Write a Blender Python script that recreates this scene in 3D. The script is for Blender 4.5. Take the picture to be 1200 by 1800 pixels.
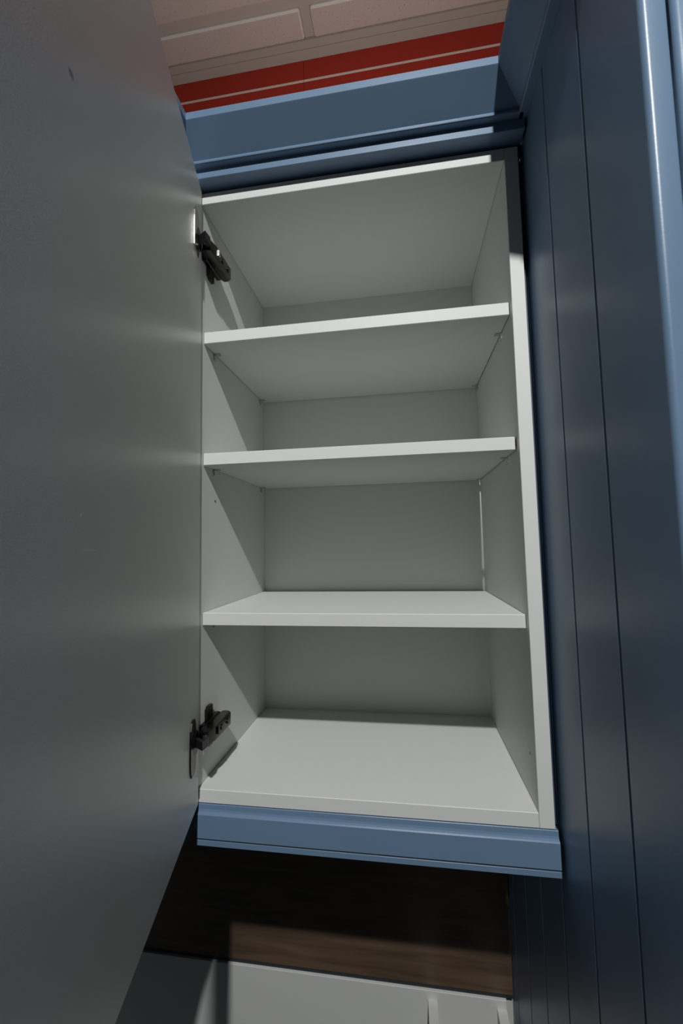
import bpy, bmesh, math
from mathutils import Vector, Matrix

for o in list(bpy.data.objects):
    bpy.data.objects.remove(o)
scene = bpy.context.scene
COL = scene.collection

# ------------------------------------------------------------------ camera
cd = bpy.data.cameras.new('camera')
cd.sensor_fit = 'VERTICAL'
cd.sensor_height = 36.0
cd.lens = 732.22 / 1800.0 * 36.0
cd.clip_start = 0.01
cam = bpy.data.objects.new('camera', cd)
COL.objects.link(cam)
cam.matrix_world = Matrix((
    (0.9886979, 0.0308650, 0.1467099, 0.2737318),
    (0.1485979, -0.0720081, -0.9862725, -0.5282385),
    (-0.0198770, 0.9969264, -0.0757807, 0.3115749),
    (0, 0, 0, 1)))
scene.camera = cam

# ------------------------------------------------------------------ world (soft showroom ambience)
W = bpy.data.worlds.new('world')
scene.world = W
W.use_nodes = True
bg = W.node_tree.nodes['Background']
bg.inputs[0].default_value = (1.0, 0.985, 0.96, 1)
bg.inputs[1].default_value = 0.014

# ------------------------------------------------------------------ key lamp: ceiling spotlight behind the camera
LAMP = Vector((0.412, -1.46, 1.645))
AIM = Vector((0.20, 0.0, -0.05))
ld = bpy.data.lights.new('spotlight_beam', 'SPOT')
ld.shadow_soft_size = 0.026
ld.spot_size = math.radians(100)
ld.spot_blend = 1.0
ld.energy = 142.0
ld.color = (1.0, 1.0, 0.98)

scene.view_settings.view_transform = 'Standard'
scene.view_settings.look = 'None'
scene.view_settings.exposure = 0.0
scene.view_settings.gamma = 1.0
scene.view_settings.use_curve_mapping = False


# ------------------------------------------------------------------ helpers
def link(name, me, mat, parent=None):
    o = bpy.data.objects.new(name, me)
    if mat is not None and len(me.materials) == 0:
        me.materials.append(mat)
    COL.objects.link(o)
    if parent is not None:
        o.parent = parent
    return o


def finish(bm, name, mat, parent=None, smooth=None):
    me = bpy.data.meshes.new(name)
    bmesh.ops.recalc_face_normals(bm, faces=bm.faces[:])
    if smooth:
        for f in bm.faces:
            f.smooth = True
    bm.to_mesh(me)
    bm.free()
    if smooth:
        me.set_sharp_from_angle(angle=math.radians(smooth))
    return link(name, me, mat, parent)


def add_box(bm, a, b, bev=0.0, seg=1, mtx=None):
    r = bmesh.ops.create_cube(bm, size=1.0)
    vs = r['verts']
    for v in vs:
        v.co = Vector([(a[i] + b[i]) / 2 + v.co[i] * (b[i] - a[i]) for i in range(3)])
    if bev > 0:
        es = list({e for v in vs for e in v.link_edges})
        rr = bmesh.ops.bevel(bm, geom=es, offset=bev, segments=seg, affect='EDGES', profile=0.5)
        vs = list({v for v in vs if v.is_valid} | set(rr['verts']))
    if mtx is not None:
        for v in vs:
            v.co = mtx @ v.co
    return vs


def box(name, a, b, mat, parent=None, bev=0.0, seg=1, mtx=None):
    bm = bmesh.new()
    add_box(bm, a, b, bev, seg, mtx)
    return finish(bm, name, mat, parent, 40 if seg > 1 else None)


def add_cyl(bm, p, q, r1, r2=None, n=20):
    p, q = Vector(p), Vector(q)
    d = q - p
    m = Matrix.Translation((p + q) / 2) @ d.to_track_quat('Z', 'Y').to_matrix().to_4x4()
    return bmesh.ops.create_cone(bm, cap_ends=True, segments=n, radius1=r1,
                                 radius2=r1 if r2 is None else r2, depth=d.length, matrix=m)['verts']


def add_prism(bm, pts, vec):
    """closed polygon pts extruded by vec"""
    vec = Vector(vec)
    a = [bm.verts.new(p) for p in pts]
    b = [bm.verts.new(Vector(p) + vec) for p in pts]
    n = len(pts)
    bm.faces.new(a)
    bm.faces.new(b[::-1])
    for i in range(n):
        bm.faces.new((a[i], a[(i + 1) % n], b[(i + 1) % n], b[i]))


def sweep(name, profile, path, mat, parent):
    """moulding: profile (outward, z) carried along a horizontal path with mitred corners;
    outward is to the right of the walking direction"""
    bm = bmesh.new()
    P = [Vector((x, y)) for x, y in path]
    rings = []
    for i, p in enumerate(P):
        ns = []
        for k in (i - 1, i):
            if 0 <= k < len(P) - 1:
                d = (P[k + 1] - P[k]).normalized()
                ns.append(Vector((d.y, -d.x)))
        if len(ns) == 1:
            off = ns[0]
        else:
            off = (ns[0] + ns[1]) / (1 + ns[0].dot(ns[1]))
        rings.append([bm.verts.new((p.x + off.x * o, p.y + off.y * o, z)) for o, z in profile])
    n = len(profile)
    for a, b in zip(rings, rings[1:]):
        for i in range(n):
            bm.faces.new((a[i], a[(i + 1) % n], b[(i + 1) % n], b[i]))
    bm.faces.new(rings[0])
    bm.faces.new(rings[-1][::-1])
    return finish(bm, name, mat, parent)


def thing(name, label, cat, loc=(0, 0, 0), group=None):
    o = bpy.data.objects.new(name, None)
    o.empty_display_size = 0.05
    COL.objects.link(o)
    o.location = loc
    o['label'] = label
    o['category'] = cat
    if group:
        o['group'] = group
    return o


def adopt(root, *objs):
    """meshes are modelled in world space; keep them there under a root that stands elsewhere"""
    inv = Matrix.Translation(root.location).inverted()
    for o in objs:
        o.matrix_parent_inverse = inv


def structure(o):
    o['kind'] = 'structure'
    return o


# ------------------------------------------------------------------ materials
def mat(name, color, rough=0.5, metal=0.0, spec=0.5, bump=0.0, bump_scale=600.0, vary=0.0, vary_scale=8.0, stretch=None):
    m = bpy.data.materials.new(name)
    m.use_nodes = True
    nt = m.node_tree
    b = nt.nodes['Principled BSDF']
    b.inputs['Base Color'].default_value = (*color, 1)
    b.inputs['Roughness'].default_value = rough
    b.inputs['Metallic'].default_value = metal
    b.inputs['Specular IOR Level'].default_value = spec
    tc = nt.nodes.new('ShaderNodeTexCoord')
    src = tc.outputs['Object']
    if stretch:
        mp = nt.nodes.new('ShaderNodeMapping')
        mp.inputs['Scale'].default_value = stretch
        nt.links.new(src, mp.inputs[0])
        src = mp.outputs[0]
    if vary > 0:
        n = nt.nodes.new('ShaderNodeTexNoise')
        n.inputs['Scale'].default_value = vary_scale
        n.inputs['Detail'].default_value = 6
        nt.links.new(src, n.inputs['Vector'])
        r = nt.nodes.new('ShaderNodeMapRange')
        r.inputs['From Min'].default_value = 0.3
        r.inputs['From Max'].default_value = 0.7
        r.inputs['To Min'].default_value = 1 - vary
        r.inputs['To Max'].default_value = 1 + vary
        nt.links.new(n.outputs[0], r.inputs[0])
        mx = nt.nodes.new('ShaderNodeVectorMath')
        mx.operation = 'SCALE'
        mx.inputs[0].default_value = color
        nt.links.new(r.outputs[0], mx.inputs['Scale'])
        nt.links.new(mx.outputs[0], b.inputs['Base Color'])
    if bump > 0:
        n2 = nt.nodes.new('ShaderNodeTexNoise')
        n2.inputs['Scale'].default_value = bump_scale
        n2.inputs['Detail'].default_value = 3
        nt.links.new(src, n2.inputs['Vector'])
        bp = nt.nodes.new('ShaderNodeBump')
        bp.inputs['Strength'].default_value = bump
        bp.inputs['Distance'].default_value = 0.001
        nt.links.new(n2.outputs[0], bp.inputs['Height'])
        nt.links.new(bp.outputs[0], b.inputs['Normal'])
    return m


M_WHITE = mat('white_melamine', (0.66, 0.67, 0.655), 0.5, spec=0.3, bump=0.06, bump_scale=900)
M_EDGE = mat('white_edge_band', (0.74, 0.745, 0.735), 0.4)
M_BLUE = mat('blue_satin_paint', (0.134, 0.214, 0.326), 0.36, spec=0.42, bump=0.05, bump_scale=500, vary=0.03, vary_scale=12)
M_STEEL = mat('polished_steel', (0.62, 0.62, 0.60), 0.22, 1.0)
M_DARKMETAL = mat('dark_chrome', (0.055, 0.052, 0.052), 0.28, 1.0)
M_BLACKNICKEL = mat('black_nickel', (0.03, 0.028, 0.03), 0.35, 0.6)
M_BLACK = mat('black_plastic', (0.012, 0.012, 0.014), 0.35)
M_SCRIBE_SHADE = mat('dark_blue_scribe_shade', (0.03, 0.05, 0.085), 0.6)  # blue darkened to stand for shade in the gap beside the cabinet
M_GAP_SHADE = mat('dark_gap_shade', (0.02, 0.025, 0.03), 0.6)  # near-black colour standing for shade inside narrow gaps
M_WALL = mat('painted_plaster', (0.62, 0.61, 0.58), 0.8, bump=0.2, bump_scale=120)
M_RED = mat('red_wall_board', (0.50, 0.024, 0.008), 0.5)
M_STRIPE = mat('pale_stripe', (0.90, 0.80, 0.72), 0.5)
M_GRID = mat('ceiling_grid', (0.50, 0.47, 0.41), 0.55)
M_FLOOR = mat('floor_laminate', (0.12, 0.10, 0.08), 0.5, vary=0.25, vary_scale=3, stretch=(1, 12, 1))
M_LAMPBODY = mat('white_lamp_body', (0.8, 0.8, 0.8), 0.4)


def wood():
    m = mat('dark_wood_board', (0.1, 0.06, 0.03), 0.42)
    nt = m.node_tree
    b = nt.nodes['Principled BSDF']
    tc = nt.nodes.new('ShaderNodeTexCoord')
    mp = nt.nodes.new('ShaderNodeMapping')
    mp.inputs['Scale'].default_value = (2.2, 14, 22)
    n = nt.nodes.new('ShaderNodeTexNoise')
    n.inputs['Scale'].default_value = 2.4
    n.inputs['Detail'].default_value = 8
    n.inputs['Distortion'].default_value = 0.8
    cr = nt.nodes.new('ShaderNodeValToRGB')
    cr.color_ramp.elements[0].position = 0.3
    cr.color_ramp.elements[0].color = (0.070, 0.045, 0.028, 1)
    cr.color_ramp.elements[1].position = 0.72
    cr.color_ramp.elements[1].color = (0.145, 0.094, 0.058, 1)
    nt.links.new(tc.outputs['Object'], mp.inputs[0])
    nt.links.new(mp.outputs[0], n.inputs['Vector'])
    nt.links.new(n.outputs[0], cr.inputs[0])
    nt.links.new(cr.outputs[0], b.inputs['Base Color'])
    bp = nt.nodes.new('ShaderNodeBump')
    bp.inputs['Strength'].default_value = 0.15
    bp.inputs['Distance'].default_value = 0.001
    nt.links.new(n.outputs[0], bp.inputs['Height'])
    nt.links.new(bp.outputs[0], b.inputs['Normal'])
    return m


def tile_mat():
    m = mat('mineral_tile', (0.6, 0.5, 0.45), 0.9)
    nt = m.node_tree
    b = nt.nodes['Principled BSDF']
    tc = nt.nodes.new('ShaderNodeTexCoord')
    v = nt.nodes.new('ShaderNodeTexVoronoi')
    v.inputs['Scale'].default_value = 130
    v.inputs['Randomness'].default_value = 1.0
    n = nt.nodes.new('ShaderNodeTexNoise')
    n.inputs['Scale'].default_value = 260
    n.inputs['Detail'].default_value = 3
    add = nt.nodes.new('ShaderNodeMath')
    add.operation = 'MULTIPLY_ADD'
    add.inputs[1].default_value = 0.45
    cr = nt.nodes.new('ShaderNodeValToRGB')
    cr.color_ramp.elements[0].position = 0.22
    cr.color_ramp.elements[0].color = (0.30, 0.26, 0.22, 1)
    cr.color_ramp.elements[1].position = 0.42
    cr.color_ramp.elements[1].color = (0.62, 0.55, 0.50, 1)
    nt.links.new(tc.outputs['Object'], v.inputs['Vector'])
    nt.links.new(tc.outputs['Object'], n.inputs['Vector'])
    nt.links.new(n.outputs[0], add.inputs[0])
    nt.links.new(v.outputs['Distance'], add.inputs[2])
    nt.links.new(add.outputs[0], cr.inputs[0])
    nt.links.new(cr.outputs[0], b.inputs['Base Color'])
    bp = nt.nodes.new('ShaderNodeBump')
    bp.inputs['Strength'].default_value = 0.35
    bp.inputs['Distance'].default_value = 0.001
    nt.links.new(add.outputs[0], bp.inputs['Height'])
    nt.links.new(bp.outputs[0], b.inputs['Normal'])
    return m


def door_mat(marks):
    """white inner door face with a few small specks and one fine scratch (wear with a shape of its own)"""
    m = mat('white_door_lining', (0.76, 0.765, 0.745), 0.33, bump=0.05, bump_scale=700)
    nt = m.node_tree
    b = nt.nodes['Principled BSDF']
    tc = nt.nodes.new('ShaderNodeTexCoord')
    last = None
    for (pos, sc, rad, col) in marks:
        sub = nt.nodes.new('ShaderNodeVectorMath')
        sub.operation = 'SUBTRACT'
        sub.inputs[1].default_value = pos
        nt.links.new(tc.outputs['Object'], sub.inputs[0])
        mul = nt.nodes.new('ShaderNodeVectorMath')
        mul.operation = 'MULTIPLY'
        mul.inputs[1].default_value = sc
        nt.links.new(sub.outputs[0], mul.inputs[0])
        ln = nt.nodes.new('ShaderNodeVectorMath')
        ln.operation = 'LENGTH'
        nt.links.new(mul.outputs[0], ln.inputs[0])
        mr = nt.nodes.new('ShaderNodeMapRange')
        mr.inputs['From Min'].default_value = rad
        mr.inputs['From Max'].default_value = rad * 0.5
        nt.links.new(ln.outputs['Value'], mr.inputs[0])
        mx = nt.nodes.new('ShaderNodeMix')
        mx.data_type = 'RGBA'
        nt.links.new(mr.outputs[0], mx.inputs['Factor'])
        if last is None:
            mx.inputs['A'].default_value = (0.76, 0.765, 0.745, 1)
        else:
            nt.links.new(last, mx.inputs['A'])
        mx.inputs['B'].default_value = (*col, 1)
        last = mx.outputs['Result']
    nt.links.new(last, b.inputs['Base Color'])
    return m


M_WOOD = wood()
M_TILE = tile_mat()
M_TILEEDGE = mat('lit_tile_edge', (0.86, 0.82, 0.77), 0.7)  # paler colour stands in for light catching the tile edges

# ------------------------------------------------------------------ dimensions (metres)
T = 0.0168            # board thickness
CW = 0.4165           # clear width inside
CD = 0.267            # clear depth inside
ZT = 0.8003           # underside of the top
XO = CW + T           # outer right side
SHELF = (0.6158, 0.4407, 0.2218)
SF, SB = 0.0104, 0.2655
PANEL = 0.4405        # plane of the tall unit's boarded side
FRONT = -0.248        # front of the tall unit
FLOOR = -1.37
CEIL = 1.68
WALLY = 0.316
SPLASH = 0.303

# ------------------------------------------------------------------ setting
structure(box('floor', (-2.2, -3.4, FLOOR - 0.05), (2.4, 0.72, FLOOR), M_FLOOR))
structure(box('wall_partition', (-2.2, WALLY, FLOOR), (2.4, WALLY + 0.09, 1.02), M_WALL))
back = structure(box('wall_back', (-2.2, 0.5345, FLOOR), (2.4, 0.62, CEIL + 0.08), M_WALL))
XS = 0.0338
for xa, xb in ((-2.2, XS - 0.0004), (XS + 0.0004, 2.4)):
    pn = box('wall_panel', (xa, 0.5285, 1.12), (xb, 0.5340, CEIL - 0.0005), M_RED, back, 0.0004)
    box('stripe', (xa, 0.5279, 1.6125), (xb, 0.5286, 1.6190), M_STRIPE, pn)
trim = structure(box('trim_1', (-2.2, 0.5035, CEIL - 0.0015), (2.4, 0.5285, CEIL + 0.0005), M_GRID, None, 0.0004))

ceil = structure(box('ceiling', (-2.2, -3.4, CEIL + 0.012), (2.4, 0.5345, CEIL + 0.08), M_GRID))
YL, XC = 0.404, 0.0625      # lines of the suspended grid, 0.6 m apart
xs = [XC + 0.6 * k for k in range(-3, 4)]
ys = [YL - 0.6 * k for k in range(0, 6)]
for y in ys:
    box('grid_bar', (-2.0, y - 0.012, CEIL + 0.0080), (2.2, y + 0.012, CEIL + 0.013), M_GRID, ceil)
for x in xs:
    for k, y in enumerate([0.5035 + 0.012] + ys[:-1]):
        y2 = ys[k] if k < len(ys) else y - 0.6
        if k == 0:
            y = 0.4833 + 0.012
        box('grid_bar', (x - 0.012, y2 + 0.012, CEIL + 0.0080), (x + 0.012, y - 0.012, CEIL + 0.013), M_GRID, ceil)
box('grid_bar', (-2.0, 0.4845, CEIL + 0.0006), (2.2, 0.5034, CEIL + 0.013), M_GRID, ceil)


def tile_mesh(w, d):
    bm = bmesh.new()
    add_box(bm, (-w / 2, -d / 2, 0.0), (w / 2, d / 2, 0.02), 0.004)
    bm.normal_update()
    for f in bm.faces:
        f.material_index = 0 if f.normal.z < -0.95 else 1
    me = bpy.data.meshes.new('ceiling_tile')
    bm.to_mesh(me)
    bm.free()
    me.materials.append(M_TILE)
    me.materials.append(M_TILEEDGE)
    return me


tm, tc_ = tile_mesh(0.572, 0.574), tile_mesh(0.572, 0.066)
for x in [(a + b) / 2 for a, b in zip(xs, xs[1:])]:
    o = link('ceiling_tile', tc_, None, ceil)
    o.location = (x, 0.450, CEIL)
    for y in [(a + b) / 2 for a, b in zip(ys, ys[1:])]:
        o = link('ceiling_tile', tm, None, ceil)
        o.location = (x, y, CEIL)

# ------------------------------------------------------------------ dark wood splashback under the cabinet
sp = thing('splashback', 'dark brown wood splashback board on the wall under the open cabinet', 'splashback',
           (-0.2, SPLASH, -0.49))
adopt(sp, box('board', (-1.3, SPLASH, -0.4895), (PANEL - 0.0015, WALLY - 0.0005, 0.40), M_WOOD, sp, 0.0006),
      box('gap_shade_strip', (-1.3, SPLASH + 0.001, -0.4960), (PANEL - 0.0015, WALLY - 0.0005, -0.4897), M_GAP_SHADE, sp))  # dark strip painted in as the shadow line under the board


# ------------------------------------------------------------------ base carcasses without a worktop
z1, z0, zb, by = -0.510, FLOOR + 0.15, -0.4965, 0.2995
bx0, bx1 = -0.60, 0.4268
base = thing('base_cabinet', 'white-lined base cabinet without a worktop, standing below the dark wood splashback', 'cabinet',
             (-0.09, 0.02, FLOOR))
P = [box('side_panel', (bx0, FRONT + 0.02, z0), (bx0 + T, by, z1), M_WHITE, base, 0.0005),
     box('side_panel', (bx1 - T, FRONT + 0.02, z0), (bx1, by, z1), M_WHITE, base, 0.0005),
     box('divider_panel', (0.2905, FRONT + 0.02, z0 + T), (0.3073, by, z1), M_WHITE, base, 0.0005),
     box('back_panel', (bx0, by, z0), (bx1, WALLY - 0.001, zb), M_WHITE, base, 0.0005),
     box('bottom_panel', (bx0 + T, FRONT + 0.02, z0), (bx1 - T, by, z0 + T), M_WHITE, base, 0.0005),
     box('front_panel', (bx0 + 0.0015, FRONT, z0 + 0.002), (0.2975, FRONT + 0.0195, z1 - 0.004), M_BLUE, base, 0.0008),  # unseen fronts, added to block light coming from the floor
     box('front_panel', (0.3005, FRONT, z0 + 0.002), (bx1 - 0.0015, FRONT + 0.0195, z1 - 0.004), M_BLUE, base, 0.0008)]
for xx in (bx0 + 0.04, 0.29, bx1 - 0.03):
    for yy in (FRONT + 0.08, 0.24):
        bm = bmesh.new()
        add_cyl(bm, (xx, yy, FLOOR), (xx, yy, FLOOR + 0.012), 0.022)
        add_cyl(bm, (xx, yy, FLOOR + 0.012), (xx, yy, z0), 0.014)
        P.append(finish(bm, 'leg', M_BLACK, base, 40))
adopt(base, *P)

# ------------------------------------------------------------------ the open wall cabinet
cab = thing('wall_cabinet', 'open white-lined wall cabinet with three shelves and blue trim, its door swung to the left',
            'cabinet', (CW / 2, 0.13, -0.0655))
P = []
P.append(box('side_panel', (-T, 0, -T), (0, 0.300, ZT + T), M_WHITE, cab, 0.0005))
P.append(box('side_panel', (CW, 0, -T), (XO, 0.300, ZT + T), M_WHITE, cab, 0.0005))
P.append(box('bottom_panel', (0.0002, 0, -T), (CW - 0.0002, 0.300, 0), M_WHITE, cab, 0.0006))
P.append(box('top_panel', (0.0002, 0, ZT), (CW - 0.0002, 0.300, ZT + T), M_WHITE, cab, 0.0006))
P.append(box('back_panel', (0.0002, CD, 0.0002), (CW - 0.0002, CD + 0.006, ZT - 0.0002), M_WHITE, cab))
for z, gap in zip(SHELF, (0.0010, 0.0022, 0.0006)):
    P.append(box('shelf', (0.0006, SF, z - T), (CW - gap, SB, z), M_WHITE, cab, 0.0007))


def pin_mesh():
    """shelf pin: flat spoon under the shelf with a turned-down leg on the wall; wall is x=0, shelf underside z=0"""
    bm = bmesh.new()
    add_box(bm, (0.0004, -0.0032, -0.0016), (0.0095, 0.0032, -0.0001), 0.0004)
    add_box(bm, (0.0004, -0.0026, -0.0095), (0.0020, 0.0026, -0.0010), 0.0004)
    add_cyl(bm, (-0.003, 0, -0.0060), (0.0022, 0, -0.0060), 0.0022, n=10)
    bmesh.ops.recalc_face_normals(bm, faces=bm.faces[:])
    me = bpy.data.meshes.new('shelf_pin')
    bm.to_mesh(me)
    bm.free()
    me.materials.append(M_STEEL)
    return me


pm = pin_mesh()
for z in SHELF:
    for x, y, s in ((0, 0.045, 1), (0, 0.2465, 1), (CW, 0.060, -1), (CW, 0.2520, -1)):
        o = link('shelf_pin', pm, None, cab)
        o.matrix_basis = Matrix.Translation((x, y, z - T)) @ Matrix.Rotation(0 if s > 0 else math.pi, 4, 'Z')
        P.append(o)
# drilled holes for pins and fixings, plugged with small caps
for x, y, z, s in ((CW, 0.0255, 0.0535, -1), (0, 0.0487, 0.3777, 1)):
    bm = bmesh.new()
    add_cyl(bm, (x, y, z), (x + s * 0.0004, y, z), 0.0016, n=10)
    P.append(finish(bm, 'screw_cap', M_DARKMETAL, cab))

# blue rail at the bottom: stepped top, flat face, fine groove, narrow lower strip
XL0, XR0 = 0.0012, 0.4362
bm = bmesh.new()
prof = [(0.018, -0.0178), (0.0004, -0.0178), (-0.0002, -0.0184), (-0.0006, -0.0238), (-0.0014, -0.0262),
        (-0.0036, -0.0276), (-0.0046, -0.0290), (-0.0046, -0.0570), (-0.0040, -0.0576), (0.018, -0.0576)]
add_prism(bm, [(XL0, y, z) for y, z in prof], (XR0 - XL0, 0, 0))
rail = finish(bm, 'light_rail', M_BLUE, cab)
P.append(rail)
adopt_later = [box('lower_strip', (XL0, -0.0044, -0.0658), (XR0, 0.018, -0.0592), M_BLUE, rail, 0.0002),
               box('groove', (XL0 + 0.0002, -0.0036, -0.0594), (XR0 - 0.0002, 0.017, -0.0574), M_GAP_SHADE, rail)]  # dark fill gives the groove its shade by colour

# frieze rail above the top and the crown moulding
frieze = box('frieze_rail', (-0.0166, -0.0193, 0.8212), (PANEL - 0.0025, 0.0060, 0.8778), M_BLUE, cab, 0.0006)
P.append(frieze)
adopt_later.append(box('gap_shade_filler', (-0.0166, 0.0035, ZT + T), (PANEL - 0.0003, 0.0200, 0.8211), M_GAP_SHADE, frieze))  # dark filler, its colour stands for shade under the frieze
CROWN = [(0.0, 0.8342), (0.0078, 0.8342), (0.0092, 0.8350), (0.0097, 0.8366), (0.0094, 0.8384), (0.0086, 0.8394),
         (0.0380, 0.8680), (0.0386, 0.8687), (0.0386, 0.8782), (0.0380, 0.8788), (0.0, 0.8788)]
P.append(sweep('cornice', CROWN, [(-0.0170, -0.0194), (PANEL - 0.006, -0.0194)], M_BLUE, cab))
bm = bmesh.new()
add_box(bm, (XO + 0.0018, 0.010, -0.0170), (PANEL - 0.0028, 0.0300, ZT + T - 0.0001))
add_box(bm, (XO + 0.0002, 0.0300, -0.0170), (PANEL - 0.0002, 0.2900, ZT + T - 0.0001))
P.append(finish(bm, 'scribe_strip', M_SCRIBE_SHADE, cab))  # dark colour stands for gap shade; deeper box stops light leaking through
adopt(cab, *P)

# --- the door, swung about 75 degrees
P0 = Vector((0.0030, -0.0030))
ang = math.radians(14.8)
u = Vector((math.sin(ang), -math.cos(ang)))          # along the door, away from the hinge
nrm = Vector((math.cos(ang), math.sin(ang)))         # out of the inner face
DW, DT = 0.430, 0.020
DM = Matrix(((u.x, -nrm.x, 0, P0.x), (u.y, -nrm.y, 0, P0.y), (0, 0, 1, 0), (0, 0, 0, 1)))  # (s, depth, z) -> world
DZ0, DZ1 = -0.0165, 0.8165


def dpos(s, z):
    v = DM @ Vector((s, 0, z))
    return tuple(v)


M_DOOR = door_mat([(dpos(0.3377, 0.5892), (0.8, 0.8, 1), 0.0030, (0.30, 0.30, 0.29)),
                   (dpos(0.3127, 0.3319), (1, 1, 1), 0.0014, (1.0, 1.0, 1.0)),
                   (dpos(0.3020, 0.3107), (0.11, 0.11, 2.2), 0.0013, (0.95, 0.95, 0.95))])
door = box('door', (0, 0, DZ0), (DW, DT - 0.006, DZ1), M_DOOR, cab, 0.0007, 1, DM)
adopt(cab, door)
sub = []
for a, b in (((0.0, DZ0), (0.075, DZ1)), ((DW - 0.075, DZ0), (DW, DZ1)),
             ((0.0752, DZ0), (DW - 0.0752, DZ0 + 0.075)), ((0.0752, DZ1 - 0.075), (DW - 0.0752, DZ1))):
    sub.append(box('frame_rail', (a[0], DT - 0.0058, a[1]), (b[0], DT, b[1]), M_BLUE, door, 0.0006, 1, DM))
# --- hinges: mounting plate and arm on the cabinet side, link, cup and flange on the door
def hinge(z, up, finish_mat, label):
    """arm modelled along +Y inside the cabinet; 'up' flips the asymmetric wing"""
    h = bmesh.new()
    # arm: long channel with bevelled far end
    prof = [(-0.014, 0.010), (-0.004, 0.0055), (0.050, 0.0055), (0.0585, 0.0095), (0.0585, 0.0165), (0.0535, 0.0225),
            (0.004, 0.0225), (-0.012, 0.0200)]
    add_prism(h, [(x, y, z - 0.0085) for y, x in prof], (0, 0, 0.017))
    es = [e for e in h.edges]
    bmesh.ops.bevel(h, geom=es, offset=0.0012, segments=2, affect='EDGES', profile=0.5)
    arm = finish(h, 'hinge', M_DARKMETAL, cab, 35)
    subs = []
    # mounting plate with two wings
    h = bmesh.new()
    add_box(h, (0.0002, 0.004, z - 0.0095), (0.0070, 0.052, z + 0.0095), 0.0008)
    for s in (1, -1):
        a, b = (z + 0.009, z + 0.0265) if s > 0 else (z - 0.0265, z - 0.009)
        lip = b if s > 0 else a
        c = 0.004 if s > 0 else 0.0
        e = 0.004 if s < 0 else 0.0
        pts = [(0.0002, 0.0185, a + e), (0.0002, 0.0185, b - c), (0.0002, 0.0235, b), (0.0002, 0.0335, b), (0.0002, 0.0335, a), (0.0002, 0.0235, a)]
        add_prism(h, pts, (0.0045, 0, 0))
    subs.append(finish(h, 'mounting_plate', M_DARKMETAL, arm))
    # screws on the arm
    for y in (0.024, 0.043):
        h = bmesh.new()
        add_cyl(h, (0.0222, y, z), (0.0238, y, z), 0.0036, n=14)
        subs.append(finish(h, 'screw', M_DARKMETAL, arm, 40))
    # little polished clip on the arm's flank
    h = bmesh.new()
    add_box(h, (0.0221, 0.0080, z - 0.0030), (0.0248, 0.0112, z + 0.0070), 0.0007)
    subs.append(finish(h, 'clip', M_STEEL if up else M_DARKMETAL, arm))
    # link between arm and cup: curved bar
    h = bmesh.new()
    c = Vector(dpos(0.0190, z)[:2])
    pa = [Vector((0.0165, -0.010)), Vector((0.0205, -0.020)), Vector((0.0225, -0.029)), c + nrm * 0.001]
    wid = [0.0036, 0.0034, 0.0028, 0.0024]
    L, R = [], []
    for i, p in enumerate(pa):
        d = (pa[min(i + 1, 3)] - pa[max(i - 1, 0)]).normalized()
        q = Vector((d.y, -d.x))
        L.append(p + q * wid[i])
        R.append(p - q * wid[i])
    add_prism(h, [(p.x, p.y, z - 0.0050) for p in L + R[::-1]], (0, 0, 0.010))
    subs.append(finish(h, 'link', M_BLACKNICKEL, arm))
    # cup with flange on the door face
    h = bmesh.new()
    n = 28
    ring = []
    for k in range(n):
        a = 2 * math.pi * k / n
        ca, sa = math.cos(a), math.sin(a)
        e = 4.0
        rr = (abs(ca / 0.0125) ** e + abs(sa / 0.0325) ** e) ** (-1 / e)
        ring.append(DM @ Vector((0.0345 + rr * ca, -0.0002, z + rr * sa)))
    add_prism(h, ring, (nrm.x * 0.0016, nrm.y * 0.0016, 0))
    subs.append(finish(h, 'cup_flange', finish_mat, arm))
    h = bmesh.new()
    m0, m1 = DM @ Vector((0.0215, -0.0002, z)), DM @ Vector((0.0215, -0.0020, z))
    add_cyl(h, m0, m1, 0.0150, 0.0140, 32)
    subs.append(finish(h, 'cup', M_BLACKNICKEL, arm, 40))
    arm['label'] = label
    adopt(cab, arm)
    return arm


hinge(0.729, True, M_STEEL, 'upper hinge with polished flange and dark arm')
hinge(0.068, False, M_DARKMETAL, 'lower dark chrome hinge')

# ------------------------------------------------------------------ tall blue unit on the right
tall = thing('tall_unit', 'tall blue cupboard with grooved boarded side, standing to the right of the open cabinet',
             'cupboard', (0.70, 0.03, FLOOR))
P = []
PT = 0.0165
zlo, zhi = FLOOR + 0.001, 0.8340
seams = [-0.1610, -0.0750, 0.0110, 0.0970, 0.1830, 0.2690]
edges = [FRONT] + seams + [0.3150]
for i, (a, b) in enumerate(zip(edges, edges[1:])):
    bm = bmesh.new()
    c = 0.0016
    g = 0.0003
    a2 = a if i == 0 else a + g
    b2 = b if i == len(edges) - 2 else b - g
    if i == 0:      # rounded nosing at the front
        pr = []
        r = 0.0042
        for k in range(7):
            t = math.pi / 2 * k / 6
            pr.append((PANEL + r - r * math.cos(t), a2 + r - r * math.sin(t)))
        r2 = 0.0022
        for k in range(5):
            t = math.pi / 2 * k / 4
            pr.append((PANEL + PT - r2 + r2 * math.sin(t), a2 + r2 - r2 * math.cos(t)))
        pr += [(PANEL + PT, b2), (PANEL + c * 1.2, b2), (PANEL, b2 - c)]
    else:
        pr = [(PANEL, a2 + c), (PANEL + c * 1.2, a2), (PANEL + PT, a2), (PANEL + PT, b2), (PANEL + c * 1.2, b2), (PANEL, b2 - c)]
    add_prism(bm, [(x, y, zlo) for x, y in pr], (0, 0, zhi - zlo))
    P.append(finish(bm, 'side_board', M_BLUE, tall, 30))
P.append(box('carcass', (PANEL + PT + 0.0005, FRONT + 0.024, FLOOR + 0.10), (0.95, 0.314, 0.834), M_WHITE, tall, 0.0005))
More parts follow.
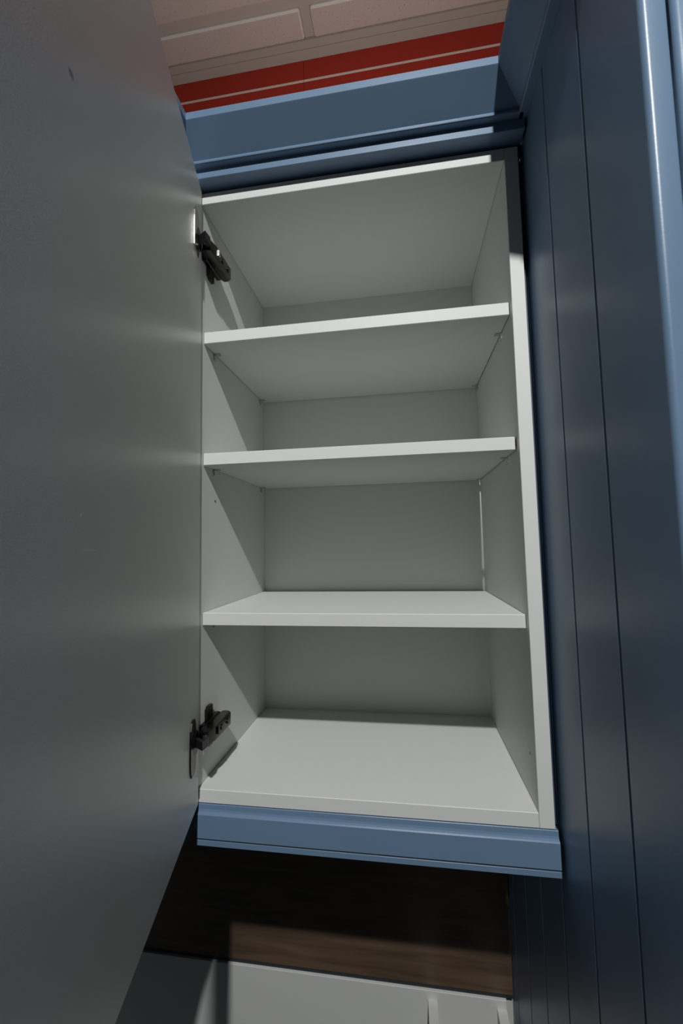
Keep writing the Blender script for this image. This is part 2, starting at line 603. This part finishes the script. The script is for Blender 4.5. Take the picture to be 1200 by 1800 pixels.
P.append(box('plinth', (PANEL + PT + 0.0005, FRONT + 0.06, FLOOR + 0.001), (0.95, FRONT + 0.078, FLOOR + 0.0995), M_BLUE, tall))
dx0 = PANEL + PT + 0.0028
tdoor = None
bm = bmesh.new()
add_box(bm, (dx0, FRONT - 0.001, FLOOR + 0.11), (0.947, FRONT + 0.022, 0.822), 0.0040, 3)
tdoor = finish(bm, 'door', M_BLUE, tall, 40)
P.append(tdoor)
bm = bmesh.new()
add_cyl(bm, (0.90, FRONT - 0.001, 0.02), (0.90, FRONT - 0.022, 0.02), 0.006, n=16)
add_cyl(bm, (0.90, FRONT - 0.020, 0.02), (0.90, FRONT - 0.032, 0.02), 0.016, 0.013, n=24)
finish(bm, 'knob', M_STEEL, tdoor, 40)
RET = [(o + 0.0020 if o > 0 else 0.0, z) for o, z in CROWN]
P.append(sweep('cornice', RET, [(PANEL, 0.300), (PANEL, FRONT - 0.002), (0.95, FRONT - 0.002)][::1], M_BLUE, tall))
P.append(box('frieze_rail', (PANEL + 0.0002, FRONT - 0.0015, 0.8342), (0.95, 0.314, 0.8778), M_BLUE, tall, 0.0005))
adopt(tall, *P)

# ------------------------------------------------------------------ deep blue canopy unit on the left, behind the open door
can = thing('canopy_unit', 'blue canopy unit left of the open cabinet, almost hidden behind its door', 'cupboard',
            (-0.5, 0.03, -0.07))
CX = -0.0178
LRET = [(o * 0.78 - 0.0040 if o > 0 else 0.0, z) for o, z in CROWN]
P = [box('side_panel', (CX - PT, FRONT + 0.02, -0.070), (CX, 0.302, 0.834), M_BLUE, can, 0.0008),
     box('front_panel', (-1.0, FRONT, -0.070), (CX, FRONT + 0.0195, 0.834), M_BLUE, can, 0.0008),
     box('top_panel', (-1.0, FRONT, 0.8342), (CX - 0.0003, 0.302, 0.8778), M_BLUE, can, 0.0005),
     box('bottom_panel', (-1.0, FRONT + 0.0196, -0.070), (CX - PT - 0.0003, 0.302, -0.052), M_BLUE, can, 0.0005),
     sweep('cornice', LRET, [(-1.0, FRONT), (CX, FRONT), (CX, 0.300)], M_BLUE, can)]
adopt(can, *P)

# ------------------------------------------------------------------ added lamp, unseen behind the moulding, to brighten ceiling and red wall
strip = thing('added_strip_light', 'added strip light, unseen behind the cornice, brightening the ceiling and red wall', 'lamp', (0.2, 0.04, ZT + T))
adopt(strip, box('housing', (-0.015, 0.028, ZT + T + 0.0005), (0.425, 0.052, ZT + T + 0.02), M_LAMPBODY, strip, 0.001))
sd = bpy.data.lights.new('added_ceiling_glow', 'AREA')
sd.shape = 'RECTANGLE'
sd.size, sd.size_y = 0.43, 0.018
sd.energy = 2.6
sd.color = (1.0, 0.93, 0.86)
so = bpy.data.objects.new('added_ceiling_glow', sd)
COL.objects.link(so)
so.parent = strip
adopt(strip, so)
so.matrix_basis = Matrix.Translation((0.2, 0.04, ZT + T + 0.0215)) @ Matrix.Rotation(math.pi, 4, 'X')

# ------------------------------------------------------------------ the spotlight fitting itself
sl = thing('ceiling_spotlight', 'white spotlight on the ceiling aimed at the open cabinet', 'lamp', (LAMP.x, LAMP.y - 0.05, CEIL))
aim = (AIM - LAMP).normalized()
bm = bmesh.new()
add_cyl(bm, (LAMP.x, LAMP.y - 0.05, CEIL - 0.012), (LAMP.x, LAMP.y - 0.05, CEIL - 0.0003), 0.04, n=28)
P = [finish(bm, 'base', M_LAMPBODY, sl, 40)]
bm = bmesh.new()
hb = LAMP - aim * 0.075
add_cyl(bm, hb, LAMP - aim * 0.006, 0.026, 0.036, 28)
P.append(finish(bm, 'head', M_LAMPBODY, sl, 40))
bm = bmesh.new()
add_cyl(bm, (LAMP.x, LAMP.y - 0.05, CEIL - 0.010), LAMP - aim * 0.05, 0.007, n=12)
P.append(finish(bm, 'stem', M_LAMPBODY, sl, 40))
adopt(sl, *P)
lo = bpy.data.objects.new('spotlight_beam', ld)
COL.objects.link(lo)
lo.parent = sl
adopt(sl, lo)
lo.matrix_basis = Matrix.Translation(LAMP) @ aim.to_track_quat('-Z', 'Y').to_matrix().to_4x4()
